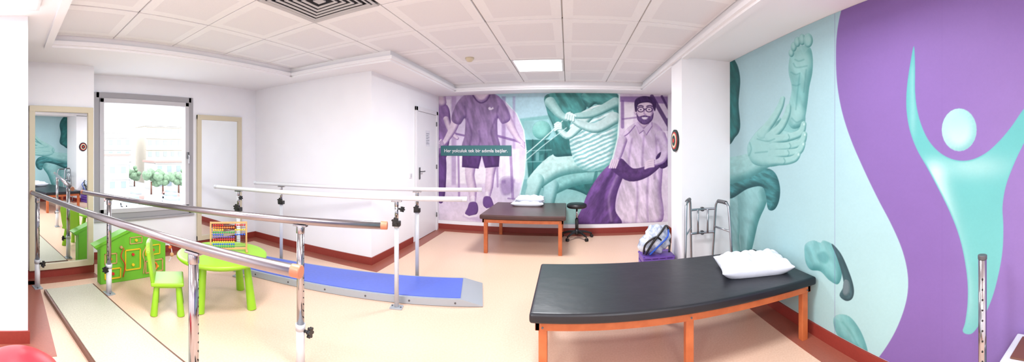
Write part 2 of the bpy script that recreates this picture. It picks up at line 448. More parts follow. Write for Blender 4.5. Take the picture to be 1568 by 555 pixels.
# walkway platforms
def walkway(name, c0, c1, w, top, edge, hh, border, ramp):
    c0 = Vector((c0[0], c0[1], 0)); c1 = Vector((c1[0], c1[1], 0)); d = c1-c0; L = d.length
    b = B(name)
    outl = [(0, .004), (0, hh), (L-ramp, hh), (L, .012), (L, .004)]
    b.prism(outl, w, edge, Matrix.Translation((0, -w/2, 0)))
    bw = border
    b.box(((L-ramp)/2, 0, hh+.002), (L-ramp-bw, w-2*bw, .01), top, .002)
    if ramp > .1:
        for k in range(7):
            b.cyl((.25+k*.45, -w/2-.003, hh*.5), (.25+k*.45, -w/2+.01, hh*.5), .01, M_dkm, seg=10)
    a = math.atan2(d.y, d.x)
    return b.done(Matrix.Translation(c0) @ Matrix.Rotation(a, 4, 'Z'))
walkway('blue_walkway', (-4.0, 2.84), (-.88, 3.62), .60, M_blue, M_greyb, .07, .035, .2)
walkway('walkway_board', (-3.78, .675), (-1.75, .965), .56, M_plat, M_dbrown, .04, .02, .03)

# ------------------------------------------------------------------ treatment tables
def ttable(name, x0, x1, y0, y1, h, leather, nlegs, t=.065, fr=.055, leg=.055, ins=.035):
    b = B(name); cx, cy = (x0+x1)/2, (y0+y1)/2
    b.box((cx, cy, h-t/2), (x1-x0, y1-y0, t), leather, .024, seg=4)
    z0, z1 = h-t-fr, h-t+.004
    addr(b, x0+ins, x1-ins, y0+ins, y0+ins+.03, z0, z1, M_wood, .004); addr(b, x0+ins, x1-ins, y1-ins-.03, y1-ins, z0, z1, M_wood, .004)
    addr(b, x0+ins, x0+ins+.03, y0+ins, y1-ins, z0, z1, M_wood, .004); addr(b, x1-ins-.03, x1-ins, y0+ins, y1-ins, z0, z1, M_wood, .004)
    addr(b, x0+ins, x1-ins, y0+ins, y1-ins, z1-.012, z1+.004, M_wood)
    for i in range(nlegs):
        lx = x0+ins+.02+leg/2+(x1-x0-2*ins-.04-leg)*i/(nlegs-1)
        for ly in (y0+ins+leg/2+.01, y1-ins-leg/2-.01):
            b.box((lx, ly, z1/2), (leg, leg, z1), M_wood, .006)
            b.cyl((lx, ly-leg/2-.032, z1-.03), (lx, ly-leg/2-.028, z1-.03), .007, M_dkm, seg=8)
    return b.done()
ttable('treatment_table', -.24, 1.82, 2.18, 3.17, .5, M_blackl, 3)
ttable('treatment_table', -1.28, -.03, 5.05, 6.38, .57, M_brownl, 2)

def pillow(name, c, w, d, t, rot, seed, tilt=0, n=36, amp=.012):
    rnd = random.Random(seed); ph = [rnd.uniform(0, 6.28) for _ in range(12)]
    b = B(name)
    def surf(sign):
        def f(u, v):
            a = 2*u-1; c_ = 2*v-1
            e = max(0, (1-abs(a)**3.2))**.55*max(0, (1-abs(c_)**3.2))**.55
            px = a*w/2*(1-.07*(1-abs(c_)**2)*abs(a)**3+.0); py = c_*d/2*(1-.09*(1-abs(a)**2)*abs(c_)**3)
            wr = (math.sin(a*9+ph[0]+c_*4)*math.sin(c_*7+ph[1])+.7*math.sin(a*4-c_*11+ph[2])+.5*math.sin((a+c_)*17+ph[3])+.4*math.sin(a*23+c_*9+ph[4]))*amp*e
            z = t*.5+sign*(t*.5*e)+(wr if sign > 0 else 0)
            if sign < 0: z = max(0, t*.5-t*.5*min(1, e*1.8))
            return Vector((px, py, z))
        return f
    b.grid(surf(1), n, n, M_wfab); b.grid(surf(-1), n, n, M_wfab)
    bmesh.ops.remove_doubles(b.bm, verts=b.bm.verts[:], dist=.0006)
    bmesh.ops.recalc_face_normals(b.bm, faces=b.bm.faces[:])
    return b.done(Matrix.Translation(c) @ Matrix.Rotation(rot, 4, 'Z') @ Matrix.Rotation(tilt, 4, 'Y'))
pillow('pillow', (1.485, 2.62, .5), .60, .46, .12, math.radians(-14), 1, n=70, amp=.014)
pillow('pillow', (-.68, 6.1, .571), .56, .40, .085, 0, 2)
pillow('pillow', (-.65, 6.12, .648), .50, .36, .075, .04, 5)

# ------------------------------------------------------------------ swivel stool
b = B('swivel_stool')
b.lathe([(.02, .52), (.15, .525), (.17, .54), (.172, .56), (.165, .585), (.14, .6), (.06, .603)], (0, 0, 0), M_black)
b.cyl((0, 0, .12), (0, 0, .34), .028, M_black); b.cyl((0, 0, .3), (0, 0, .53), .016, M_chrome)
b.lathe([(.05, .08), (.055, .1), (.04, .14), (.03, .16)], (0, 0, 0), M_black)
for k in range(5):
    a = k*2*math.pi/5+.3; ca, sa = math.cos(a), math.sin(a)
    b.tube([(ca*.03, sa*.03, .115), (ca*.15, sa*.15, .105), (ca*.27, sa*.27, .07)], [.024, .02, .014], M_black)
    for s_ in (-1, 1):
        p = Vector((ca*.27, sa*.27, .027)); n = Vector((-sa, ca, 0))*s_
        b.cyl(p+n*.006, p+n*.022, .027, M_black)
b.done(Matrix.Translation((.15, 6.12, 0)))

# ------------------------------------------------------------------ folding walker: two splayed side frames joined at the far end
b = B('walking_frame')
Lf = [Vector((1.10, 3.27, 0)), Vector((1.34, 3.72, 0))]; Rf = [Vector((1.64, 3.27, 0)), Vector((1.57, 3.72, 0))]
def at(f, k, u, z): return f+(k-f)*u+Vector((0, 0, z))
for (f, k), top in ((Lf, .985), (Rf, .95)):
    b.tube([at(f, k, 0, .03), at(f, k, .12, .5), at(f, k, .21, top-.09), at(f, k, .27, top-.02), at(f, k, .36, top), at(f, k, .64, top), at(f, k, .73, top-.02), at(f, k, .79, top-.09), at(f, k, .88, .5), at(f, k, 1, .03)], .0135, M_alu)
    b.tube([at(f, k, .33, top), at(f, k, .5, top+.002), at(f, k, .67, top)], .02, M_dkm, sub=3)
    b.tube([at(f, k, .17, .66), at(f, k, .83, .66)], .010, M_alu, sub=1); b.tube([at(f, k, .08, .30), at(f, k, .92, .30)], .010, M_alu, sub=1)
    for u_, q_ in ((0, f), (1, k)): b.cyl(at(f, k, u_, 0), at(f, k, u_*1.0, .05), .021, M_dkm, .016)
    for u_ in (.05, .95): b.cyl(at(f, k, u_, .16), at(f, k, u_, .22), .0165, M_dkm)
Lk = lambda z: at(Lf[0], Lf[1], .80+.1*(.9-z), z); Rk = lambda z: at(Rf[0], Rf[1], .80+.1*(.9-z), z)
for z in (.86, .60):
    mid = (Lk(z)+Rk(z))/2+Vector((0, .02, .0))
    b.tube([Lk(z), mid, Rk(z)], .0135, M_alu)
    b.cyl(mid+Vector((0, -.012, 0)), mid+Vector((0, .014, 0)), .024, M_dkm)
b.tube([Lk(.86)*.7+Rk(.86)*.3, Lk(.60)*.7+Rk(.60)*.3], .011, M_alu, sub=1); b.tube([Lk(.86)*.3+Rk(.86)*.7, Lk(.60)*.3+Rk(.60)*.7], .011, M_alu, sub=1)
b.done()

# ------------------------------------------------------------------ crate + bag
b = B('purple_storage_crate')
x0, x1, y0, y1, hh = .84, 1.20, 3.92, 4.20, .30
addr(b, x0, x1, y0, y1, 0, .02, M_purple)
for (a0, a1, c0, c1) in ((x0, x1, y0, y0+.015), (x0, x1, y1-.015, y1), (x0, x0+.015, y0, y1), (x1-.015, x1, y0, y1)):
    for k in range(4): addr(b, a0, a1, c0, c1, .02+k*.07, .062+k*.07, M_purple, .003)
    n = 5
    for k in range(n):
        u = k/(n-1)
        if a1-a0 > c1-c0: b.box((a0+.01+u*(a1-a0-.02), (c0+c1)/2, hh/2), (.02, .016, hh), M_purple)
        else: b.box(((a0+a1)/2, c0+.01+u*(c1-c0-.02), hh/2), (.016, .02, hh), M_purple)
addr(b, x0-.008, x1+.008, y0-.008, y1+.008, hh-.02, hh, M_purple, .004)
b.done()
b = B('plastic_bag')
def crump(c):
    n = math.sin(c.x*38+1)*math.sin(c.y*31)*math.sin(c.z*27+2); return c*(1+.14*n+.06*math.sin(c.x*80+c.z*60))+Vector((0, 0, max(0, c.z)*.3))
b.sphere((1.03, 4.06, .455), .165, M_bag, (1, .72, .85), 40, crump)
b.sphere((.93, 4.06, .40), .125, M_bag, (1, .75, .72), 32, crump)
b.tube([(.88, 3.98, .32), (.95, 3.93, .46), (1.06, 3.95, .58), (1.14, 4.03, .62), (1.18, 4.04, .5), (1.15, 3.96, .33)], .013, M_black)
b.tube([(.92, 3.95, .32), (1.02, 3.91, .43), (1.12, 3.92, .52), (1.15, 4.0, .58)], .010, M_blup)
b.tube([(.86, 4.01, .32), (.87, 3.95, .44), (.98, 3.93, .52), (1.05, 3.94, .48)], .011, M_black)
b.done()

# ------------------------------------------------------------------ dartboard on column side
b = B('dartboard')
for r, m, t in ((.13, M_black, .02), (.10, M_redp, .024), (.085, M_cream, .027), (.06, M_black, .03), (.025, M_redp, .033)):
    b.cyl((1.249, 4.02, 1.62), (1.249-t, 4.02, 1.62), r, m, seg=36)
b.done()

# ------------------------------------------------------------------ kids furniture
def leg(b, top, bot, r1, r2, m):
    b.cyl(bot, top, r2, m, r1, seg=20, bevel=.004)
b = B('childrens_table')
b.lathe([(.40, .435), (.435, .44), (.45, .455), (.45, .47), (.44, .48), (.42, .483)], (0, 0, 0), M_green, 56)
b.lathe([(.36, .41), (.38, .44)], (0, 0, 0), M_green, 40)
for a in (20, 110, 200, 290):
    a = math.radians(a); leg(b, (math.cos(a)*.29, math.sin(a)*.29, .44), (math.cos(a)*.35, math.sin(a)*.35, 0), .03, .045, M_green)
b.done(Matrix.Translation((-2.95, 2.03, 0)))
b = B('childrens_chair')
b.box((0, 0, .285), (.34, .30, .035), M_green, .016, seg=3)
b.box((0, 0, .262), (.28, .24, .03), M_green, .01)
for sx in (-.13, .13):
    for sy in (-.11, .11): leg(b, (sx*.9, sy*.9, .27), (sx*1.12, sy*1.12, 0), .024, .034, M_green)
bp = [(-.15, 0), (-.165, .1), (-.175, .3), (-.15, .345), (-.08, .365), (0, .37), (.08, .365), (.15, .345), (.175, .3), (.165, .1), (.15, 0)]
b.prism(bp, .035, M_green, Matrix.Translation((0, .115, .29)) @ Matrix.Rotation(math.radians(-8), 4, 'X'), bevel=.008)
b.done(Matrix.Translation((-3.05, 1.48, 0)) @ Matrix.Rotation(math.radians(63+90), 4, 'Z'))

# abacus
b = B('abacus')
w, h = .36, .30
for sx in (-1, 1): b.box((sx*w/2, 0, h/2), (.016, .022, h), M_lwood, .003); b.box((sx*w/2, 0, .01), (.022, .12, .02), M_lwood, .004)
b.box((0, 0, h-.01), (w, .02, .018), M_lwood, .003); b.box((0, 0, .03), (w, .02, .018), M_lwood, .003)
cols = [M_redp, M_or, M_yel, M_grnp, M_blup, M_purple, M_redp, M_yel, M_blup, M_grnp]
for k in range(10):
    z = h-.035-k*.024; b.cyl((-w/2, 0, z), (w/2, 0, z), .002, M_steel, seg=6)
    off = random.choice((0, .0, .12))
    for q in range(10):
        x = -w/2+.03+q*.0225+(off if q > 4 else 0)*.9
        b.sphere((x, 0, z), .0108, cols[k], (.85, 1, 1), 10)
b.done(Matrix.Translation((-2.93, 2.10, .485)) @ Matrix.Rotation(math.radians(57), 4, 'Z'))

# activity playhouse
b = B('activity_playhouse')
LH = .84
out = [(0, 0), (LH, 0), (LH, .40), (LH+.03, .40), (LH*.52, .60), (-.05, .43), (-.04, .39), (0, .40)]
b.prism(out, .10, M_green2, bevel=.004)
b.prism([(-.06, .415), (LH*.52, .60), (LH+.04, .405), (LH+.05, .43), (LH*.52, .635), (-.08, .44)], .14, M_green2, Matrix.Translation((0, -.02, 0)))
def fr(x0, x1, z0, z1, m, t=.012):
    for (a, b_, c, d) in ((x0, x1, z0, z0+t), (x0, x1, z1-t, z1), (x0, x0+t, z0, z1), (x1-t, x1, z0, z1)): addr(b, a, b_, -.012, 0, c, d, m)
fr(.05, .25, .05, .17, M_yel); fr(.05, .2, .22, .34, M_lwood, .01); fr(.3, .5, .12, .36, M_yel); fr(.56, .8, .05, .2, M_lwood); fr(.56, .76, .26, .38, M_yel, .01); fr(.36, .52, .42, .5, M_lwood, .008)
b.torus((.66, -.02, .125), .05, .01, M_or, Matrix.Rotation(math.pi/2, 4, 'X'))
for x, z, m in ((.15, .11, M_redp), (.12, .28, M_or), (.4, .3, M_redp), (.4, .18, M_yel), (.66, .32, M_redp), (.44, .46, M_yel), (.25, .4, M_lwood), (.72, .12, M_yel)):
    b.cyl((x, -.025, z), (x, 0, z), .016, m, bevel=.004)
b.tube([(.27, -.02, .06), (.29, -.03, .2), (.24, -.03, .3), (.28, -.02, .39)], .006, M_redp)
b.tube([(.53, -.02, .06), (.54, -.03, .2), (.52, -.03, .3), (.6, -.02, .42)], .006, M_lwood)
b.tube([(LH, .05, .36), (LH+.05, -.02, .34), (LH+.06, -.05, .25), (LH+.03, -.03, .15)], .006, M_white)
b.sphere((LH+.06, -.05, .24), .025, M_lwood); b.sphere((LH+.04, -.04, .33), .02, M_or)
b.done(Matrix.Translation((-3.86, 1.04, 0)) @ Matrix.Rotation(math.atan2(.84, -.07), 4, 'Z'))

# gym ball
b = B('gym_ball'); b.sphere((-1.66, .05, .28), .28, M_red, seg=64)
for k in range(-4, 5):
    z = k*.05; R_ = math.sqrt(.28**2-z*z)
    b.torus((-1.66, .05, .28+z), R_-.001, .003, M_red, seg=56, rs=6)
b.done()
# chrome post at right
b = B('adjustable_pole')
b.cyl((1.60, .70, .01), (1.60, .70, .98), .021, M_chrome, seg=24); b.cyl((1.60, .70, .97), (1.60, .70, .992), .023, M_dkm, seg=24, bevel=.004)
b.cyl((1.60, .70, .0), (1.60, .70, .015), .09, M_dkm, seg=32, bevel=.004); b.cyl((1.60, .70, .01), (1.60, .70, .42), .027, M_white, seg=24)
z = .48
while z < .9: b.cyl((1.58, .70-.008, z), (1.581-.003, .70-.01, z), .005, M_black, seg=8); z += .05
b.done()
b = B('storage_box')
M_sb = mat('box_pale_blue', (180,196,208), .4)
b.box((1.69, .405, .25), (.26, .36, .5), M_sb, .012); b.box((1.69, .405, .505), (.28, .38, .03), M_post, .01); b.box((1.69, .405, .523), (.2, .3, .012), M_dbrown, .004)
b.done()

# ------------------------------------------------------------------ murals (printed wallpaper, vertex-coloured flat sheets)
def smoothstep(x): x = np.clip(x, 0, 1); return x*x*(3-2*x)
def spline(pts, closed=True, k=6):
    n = len(pts); o = []
    P_ = [np.array(p, float) for p in pts]
    for i in range(n if closed else n-1):
        a = P_[(i-1) % n] if closed or i > 0 else P_[0]; b_ = P_[i]; c = P_[(i+1) % n]; d = P_[(i+2) % n] if closed or i+2 < n else P_[-1]
        for j in range(k):
            u = j/k; o.append(.5*((2*b_)+(c-a)*u+(2*a-5*b_+4*c-d)*u*u+(3*b_-a-3*c+d)*u**3))
    if not closed: o.append(P_[-1])
    return o
_rng = np.random.RandomState(7); _NT = _rng.rand(256, 256)
def vnoise(u, v):
    iu = np.floor(u).astype(int); iv = np.floor(v).astype(int); fu = u-iu; fv = v-iv
    fu = fu*fu*(3-2*fu); fv = fv*fv*(3-2*fv); a = iu % 256; b = (iu+1) % 256; c = iv % 256; d = (iv+1) % 256
    return (_NT[a, c]*(1-fu)*(1-fv)+_NT[b, c]*fu*(1-fv)+_NT[a, d]*(1-fu)*fv+_NT[b, d]*fu*fv)*2-1
def fbm(u, v, o=4):
    r = 0; a = 1.0
    for k in range(o): r = r+a*vnoise(u*2**k+17.3*k, v*2**k+5.1*k); a *= .5
    return r/1.6
LX, LY = -.55, -.83
class Paint:
    def __init__(s, U, V, base): s.U = U.ravel(); s.V = V.ravel(); s.C = np.tile(np.array(base, float), (s.U.size, 1))
    def sel(s, xs, ys, pad):
        return np.nonzero((s.U > min(xs)-pad) & (s.U < max(xs)+pad) & (s.V > min(ys)-pad) & (s.V < max(ys)+pad))[0]
    def sdist(s, idx, P_, full=False):
        u = s.U[idx]; v = s.V[idx]; dm = np.full(u.shape, 1e9); ins = np.zeros(u.shape, bool); n = len(P_)
        nx = np.zeros(u.shape); ny = np.zeros(u.shape)
        for i in range(n):
            x1, y1 = P_[i]; x2, y2 = P_[(i+1) % n]; dx, dy = x2-x1, y2-y1; L = dx*dx+dy*dy+1e-9
            t = np.clip(((u-x1)*dx+(v-y1)*dy)/L, 0, 1); ex = x1+t*dx-u; ey = y1+t*dy-v; h = np.hypot(ex, ey)
            m = h < dm; dm = np.where(m, h, dm); nx = np.where(m, ex, nx); ny = np.where(m, ey, ny)
            if y1 != y2:
                c = ((y1 > v) != (y2 > v)) & (u < (x2-x1)*(v-y1)/(y2-y1)+x1); ins ^= c
        d = np.where(ins, dm, -dm)
        return (d, nx/(dm+1e-6), ny/(dm+1e-6)) if full else d
    def mix(s, idx, col, a): s.C[idx] = s.C[idx]*(1-a[:, None])+col*a[:, None]
    def tone(s, idx, c, edge, k, dot, fold):
        t = 1-k; val = np.clip(1-t*(.38-.46*dot), 0, 1.15)[:, None]
        out = np.array(edge, float)*(1-np.minimum(val, 1))+c*np.minimum(val, 1)
        return out+(255-out)*np.clip(val-1, 0, 1)*1.2
    def poly(s, pts, col, edge=None, sw=12, smooth=True, soft=1.6, op=1.0, stripes=None, grad=None, fold=0, fang=1.2, fsc=9):
        P_ = spline(pts) if smooth else pts
        xs = [p[0] for p in P_]; ys = [p[1] for p in P_]
        idx = s.sel(xs, ys, 4+soft)
        if not idx.size: return
        d, nx, ny = s.sdist(idx, P_, True); a = np.clip(d/soft+.5, 0, 1)*op
        c = np.tile(np.array(col, float), (idx.size, 1)); u = s.U[idx]; v = s.V[idx]
        if grad is not None:
            g = smoothstep((v-min(ys))/(max(ys)-min(ys)))[:, None]; c = c*(1-g)+np.array(grad, float)*g
        if stripes:
            per, ang, sc = stripes; ph = (u*math.cos(ang)+v*math.sin(ang))/per*2*math.pi+.9*fbm(u/22, v/22)*2
            m = smoothstep((np.sin(ph)+.2)*2)[:, None]*.75; c = c*(1-m)+np.array(sc, float)*m
        if fold:
            ca, sa = math.cos(fang), math.sin(fang); n = fbm((u*ca+v*sa)/(fsc*3.2), (-u*sa+v*ca)/fsc, 3); n = np.sign(n)*np.abs(n)**.8
            c = c*(1+fold*n)[:, None]
        if edge is not None: c = s.tone(idx, c, edge, smoothstep(d/sw), nx*LX+ny*LY, fold)
        s.mix(idx, c, a)
    def limb(s, pts, rad, col, edge=None, soft=1.6, op=1.0, fold=.03):
        Q = spline(pts, False, 5); n = len(Q); x = np.linspace(0, len(rad)-1, n); R_ = np.interp(x, range(len(rad)), rad)
        xs = [p[0] for p in Q]; ys = [p[1] for p in Q]; idx = s.sel(xs, ys, max(rad)+4)
        if not idx.size: return
        u = s.U[idx]; v = s.V[idx]; best = np.full(u.shape, -1e9); rl = np.ones(u.shape); ex = np.zeros(u.shape); ey = np.zeros(u.shape)
        for i in range(n-1):
            x1, y1 = Q[i]; x2, y2 = Q[i+1]; dx, dy = x2-x1, y2-y1; L = dx*dx+dy*dy+1e-9
            t = np.clip(((u-x1)*dx+(v-y1)*dy)/L, 0, 1); r = R_[i]*(1-t)+R_[i+1]*t
            ax = u-x1-t*dx; ay = v-y1-t*dy
            d = r-np.hypot(ax, ay); m = d > best; best = np.where(m, d, best); rl = np.where(m, r, rl); ex = np.where(m, ax, ex); ey = np.where(m, ay, ey)
        a = np.clip(best/soft+.5, 0, 1)*op; c = np.tile(np.array(col, float), (idx.size, 1))
        if edge is not None:
            h = np.hypot(ex, ey)+1e-6; c = c*(1+fold*fbm(u/8, v/8, 3))[:, None]
            c = s.tone(idx, c, edge, smoothstep(best/(rl*.85)), (ex*LX+ey*LY)/h, 0)
        s.mix(idx, c, a)
    def line(s, pts, w, col, op=1.0, soft=1.8): s.limb(pts, [w, w], col, None, soft, op)
    def ell(s, cx, cy, rx, ry, col, edge=None, sw=10, rot=0, grad=None, soft=1.6, op=1):
        c, n = math.cos(rot), math.sin(rot)
        s.poly([(cx+rx*math.cos(a)*c-ry*math.sin(a)*n, cy+rx*math.cos(a)*n+ry*math.sin(a)*c) for a in np.linspace(0, 2*math.pi, 24, endpoint=False)], col, edge, sw, False, grad=grad, soft=soft, op=op)
    def mottle(s, amt, sc):
        s.C *= (1+amt*fbm(s.U/sc, s.V/sc, 5))[:, None]
    def desat(s, k):
        g = s.C.mean(axis=1, keepdims=True); s.C[:] = s.C*(1-k)+g*k

def build_mural(name, a0, a1, z0, z1, step, plane, painter, gain):
    na = int((a1-a0)/step); nz = int((z1-z0)/step)
    A, Z = np.meshgrid(np.linspace(a0, a1, na+1), np.linspace(z0, z1, nz+1), indexing='ij')
    if plane == 'back': X = A; Y = np.full_like(A, YB-.004)
    else: X = np.full_like(A, XR-.004); Y = A
    D = np.hypot(X, Y); U = XC+F*np.arctan2(X, Y); V = YH-F*(Z-H)/D
    pt = painter(U, V)
    C = np.clip(pt.C/255*gain, 0, 1); L = np.where(C <= .04045, C/12.92, ((C+.055)/1.055)**2.4)
    n = A.size; co = np.stack([X.ravel(), Y.ravel(), Z.ravel()], 1)
    i, j = np.meshgrid(np.arange(na), np.arange(nz), indexing='ij'); q0 = (i*(nz+1)+j).ravel()
    quads = np.stack([q0, q0+nz+1, q0+nz+2, q0+1], 1)
    if plane != 'back': quads = quads[:, ::-1]
    me = bpy.data.meshes.new(name); me.vertices.add(n); me.vertices.foreach_set('co', co.ravel().astype(np.float32))
    nf = len(quads); me.loops.add(nf*4); me.loops.foreach_set('vertex_index', quads.ravel().astype(np.int32))
    me.polygons.add(nf); me.polygons.foreach_set('loop_start', np.arange(0, nf*4, 4, dtype=np.int32)); me.update()
    at_ = me.color_attributes.new('print', 'FLOAT_COLOR', 'POINT')
    at_.data.foreach_set('color', np.concatenate([L, np.ones((n, 1))], 1).ravel().astype(np.float32))
    m = bpy.data.materials.new('printed_wallpaper'); m.use_nodes = True; nt = m.node_tree; bs = nt.nodes['Principled BSDF']
    bs.inputs['Roughness'].default_value = .6; bs.inputs['Specular IOR Level'].default_value = .25
    vc = nt.nodes.new('ShaderNodeVertexColor'); vc.layer_name = 'print'; nt.links.new(vc.outputs['Color'], bs.inputs['Base Color'])
    me.materials.append(m); ob = bpy.data.objects.new(name, me); scene.collection.objects.link(ob); return ob

P0, P1, P2, P3, P4 = (238,228,244), (206,184,220), (150,114,178), (110,72,146), (64,36,94)
T0, T1, T2, T3, T4 = (214,240,240), (156,210,210), (88,166,164), (42,116,116), (20,70,76)
SK = (226,206,228)

def paint_back(U, V):
    p = Paint(U, V, (172,214,228))
    # ---- teal exercise scene
    p.poly([(1300,300),(1380,290),(1420,243),(1570,243),(1570,562),(1290,562)], (120,186,188), None, smooth=False, grad=(158,214,212), soft=4)
    p.poly([(1322,352),(1428,345),(1436,440),(1330,458)], T3, None, 20, False, fold=.18, fsc=16, soft=3)
    p.poly([(1318,305),(1380,300),(1400,352),(1318,352)], (140,200,204), None, smooth=False, fold=.08, fsc=14)
    for x in (1340, 1372, 1404): p.line([(x,352),(x,450)], 1.6, T4, .5)
    for y in (380, 408): p.line([(1325,y),(1430,y-4)], 1.5, T1, .45)
    for k in range(9): p.poly([(1326+k*11,382+(k*7) % 12),(1334+k*11,380+(k*7) % 12),(1334+k*11,405),(1326+k*11,405)], (T2, T4, T1)[k % 3], None, smooth=False, op=.5, soft=3)
    p.poly([(1316,452),(1480,440),(1500,562),(1290,562)], (112,178,178), None, smooth=False, grad=(164,216,212), fold=.05, fsc=24)
    p.ell(1363,328,24,24,(128,204,196),T3,16)
    p.poly([(1376,238),(1470,236),(1470,290),(1440,330),(1430,380),(1405,350),(1388,310),(1376,280)], (66,144,142), T4, 12, fold=.26, fang=1.0)
    p.poly([(1465,236),(1552,236),(1556,290),(1530,285),(1500,262),(1480,272)], (76,152,150), T4, 10, fold=.24, fang=.5)
    # patient
    p.poly([(1350,470),(1400,440),(1470,430),(1520,440),(1530,470),(1520,520),(1490,500),(1440,478)], T3, T4, 10, fold=.2)
    p.limb([(1500,435),(1440,444),(1385,474)], [26,26,19], (128,194,192), T3, fold=.1)
    p.limb([(1388,468),(1378,520),(1380,562)], [18,15,10], T1, T3)
    p.limb([(1520,398),(1460,400),(1395,420),(1345,460)], [36,36,29,20], (180,224,220), T3, fold=.09)
    p.limb([(1350,455),(1334,505),(1328,560)], [19,16,10], (176,222,218), T3)
    p.poly([(1392,345),(1440,350),(1470,385),(1420,394),(1392,390)], T3, T4, 12, fold=.2)
    p.poly([(1440,300),(1470,278),(1505,264),(1540,274),(1554,320),(1548,370),(1534,415),(1490,432),(1452,418),(1436,380),(1432,335)], T0, T2, 18, stripes=(10, 1.15, (108,176,180)), fold=.09, fang=.8)
    p.limb([(1482,288),(1450,324),(1426,342),(1402,320)], [14,12,9,6], (200,232,230), T3)
    p.limb([(1545,298),(1502,322),(1462,314),(1438,300)], [16,13,10,6], (196,230,230), T3)
    p.limb([(1384,258),(1408,288),(1428,300)], [14,10,7], (168,216,214), T3)
    p.limb([(1548,258),(1492,286),(1450,292)], [13,10,7], (168,216,214), T3)
    for k in range(4): p.limb([(1424+k*6,298+k*2),(1426+k*6,288+k),(1434+k*5,284+k*3)], [3.6,3.4,2.6], T0, T3)
    for k in range(4): p.limb([(1396,314+k*5),(1404,309+k*5),(1412,313+k*4)], [2.8,2.8,2.3], T0, T3)
    p.line([(1305,402),(1350,365),(1415,305)], 1.3, T0, .85); p.line([(1310,416),(1360,372),(1425,322)], 1.2, T0, .7)
    p.line([(1500,435),(1488,500),(1490,560)], 4, T3, .7)
    # ---- purple standing-man scene
    Lp = [(1095,236),(1235,236),(1268,254),(1298,286),(1316,328),(1322,380),(1318,440),(1304,500),(1282,568),(1095,568)]
    p.poly([(x+3,y) for x, y in Lp], T0, None, 1, False)
    p.poly(Lp, (206,190,224), None, 1, False, grad=(236,226,242), fold=.05, fsc=40)
    for x0_, x1_, c in ((1103,1109,P3),(1136,1148,P2),(1262,1272,P3),(1290,1296,P2)): p.poly([(x0_,243),(x1_,243),(x1_,470),(x0_,470)], c, None, smooth=False, op=.45, soft=4)
    p.poly([(1112,250),(1134,250),(1134,460),(1112,460)], (242,234,248), None, smooth=False, op=.7, soft=5)
    p.poly([(1148,380),(1172,380),(1172,462),(1148,462)], (246,240,250), None, smooth=False, soft=5); p.poly([(1258,372),(1306,376),(1306,450),(1258,455)], (246,240,250), None, smooth=False, op=.8, soft=5)
    p.poly([(1186,420),(1230,420),(1230,462),(1186,462)], (246,240,250), None, smooth=False, op=.8, soft=5)
    p.poly([(1103,468),(1310,460),(1282,568),(1103,568)], (218,202,230), None, smooth=False, grad=(236,222,242), soft=5, fold=.04)
    p.poly([(1165,544),(1205,546),(1262,556),(1200,558)], P2, None, 1, op=.35, soft=8)
    p.line([(1103,328),(1170,342)], 2.5, P3, .7); p.line([(1250,342),(1318,360)], 3, P3, .7)
    p.line([(1153,385),(1155,500)], 2.6, P2, .75); p.line([(1250,400),(1252,470)], 2.6, P2, .6); p.line([(1284,372),(1290,500)], 3.4, P2, .7); p.line([(1278,500),(1302,502)], 2, P2, .7)
    p.poly([(1260,452),(1290,448),(1288,484),(1264,490)], P3, P4, 6, op=.45, soft=8)
    p.poly([(1100,285),(1116,262),(1130,275),(1134,320),(1128,372),(1120,400),(1100,400)], P2, P4, 8, fold=.15)
    p.poly([(1100,398),(1122,398),(1118,500),(1100,500)], P3, P4, 8, fold=.15)
    p.limb([(1108,236),(1112,258)], [12,11], SK, P3)
    p.limb([(1122,300),(1134,332),(1150,348)], [7,6,4.5], SK, P3)
    p.limb([(1184,412),(1182,442),(1188,478),(1190,514)], [15,11.5,11.5,6], SK, P3)
    p.limb([(1236,412),(1233,440),(1230,470),(1226,500)], [15,11,10.5,5.5], SK, P3)
    p.limb([(1190,500),(1190,516)], [7,7], P0, P2); p.limb([(1226,488),(1226,502)], [6,6], P0, P2)
    p.poly([(1182,510),(1198,510),(1203,526),(1198,540),(1180,545),(1170,538),(1176,524)], P3, P4, 4); p.poly([(1168,538),(1180,544),(1198,540),(1200,545),(1180,549),(1168,544)], P0, None, smooth=False)
    p.poly([(1218,496),(1233,496),(1240,510),(1241,522),(1224,526),(1215,514)], P3, P4, 4); p.poly([(1214,518),(1224,525),(1241,521),(1242,526),(1224,530)], P0, None, smooth=False)
    p.poly([(1166,362),(1254,362),(1257,392),(1255,420),(1220,423),(1212,392),(1204,425),(1162,421),(1163,392)], (88,54,118), P4, 8, fold=.2, fang=1.4, smooth=False)
    p.limb([(1154,278),(1142,318),(1126,348),(1116,362)], [13,10.5,7.5,5.5], SK, P3)
    p.limb([(1266,276),(1284,316),(1301,346),(1312,358)], [13,10.5,7.5,5.5], SK, P3)
    for k in range(4): p.limb([(1114-k*1.5,362-k*3),(1109-k*1.5,368-k*3),(1106,372-k*3)], [3,2.8,2], SK, P3); p.limb([(1312,356+k*3),(1317,360+k*3),(1319,366+k*2)], [3,2.8,2], SK, P3)
    p.poly([(1168,240),(1190,236),(1232,236),(1254,242),(1274,268),(1284,300),(1264,312),(1252,298),(1252,340),(1256,374),(1210,380),(1164,374),(1169,340),(1170,298),(1156,314),(1136,302),(1147,264)], (146,118,168), (104,76,136), 12, fold=.18, fang=1.35, fsc=8)
    p.poly([(1190,234),(1232,234),(1224,250),(1211,256),(1198,250)], SK, P3, 8)
    p.line([(1190,240),(1200,254),(1211,259),(1224,253),(1232,240)], 1.8, P4, .6)
    for a_, b_, c_ in (((1176,300),(1186,335),(1182,366)),((1246,300),(1236,330),(1242,362)),((1205,330),(1208,350),(1203,372)),((1168,268),(1172,285),(1170,298)),((1254,268),(1250,285),(1252,298))): p.line([a_, b_, c_], 2, P4, .3, 4)
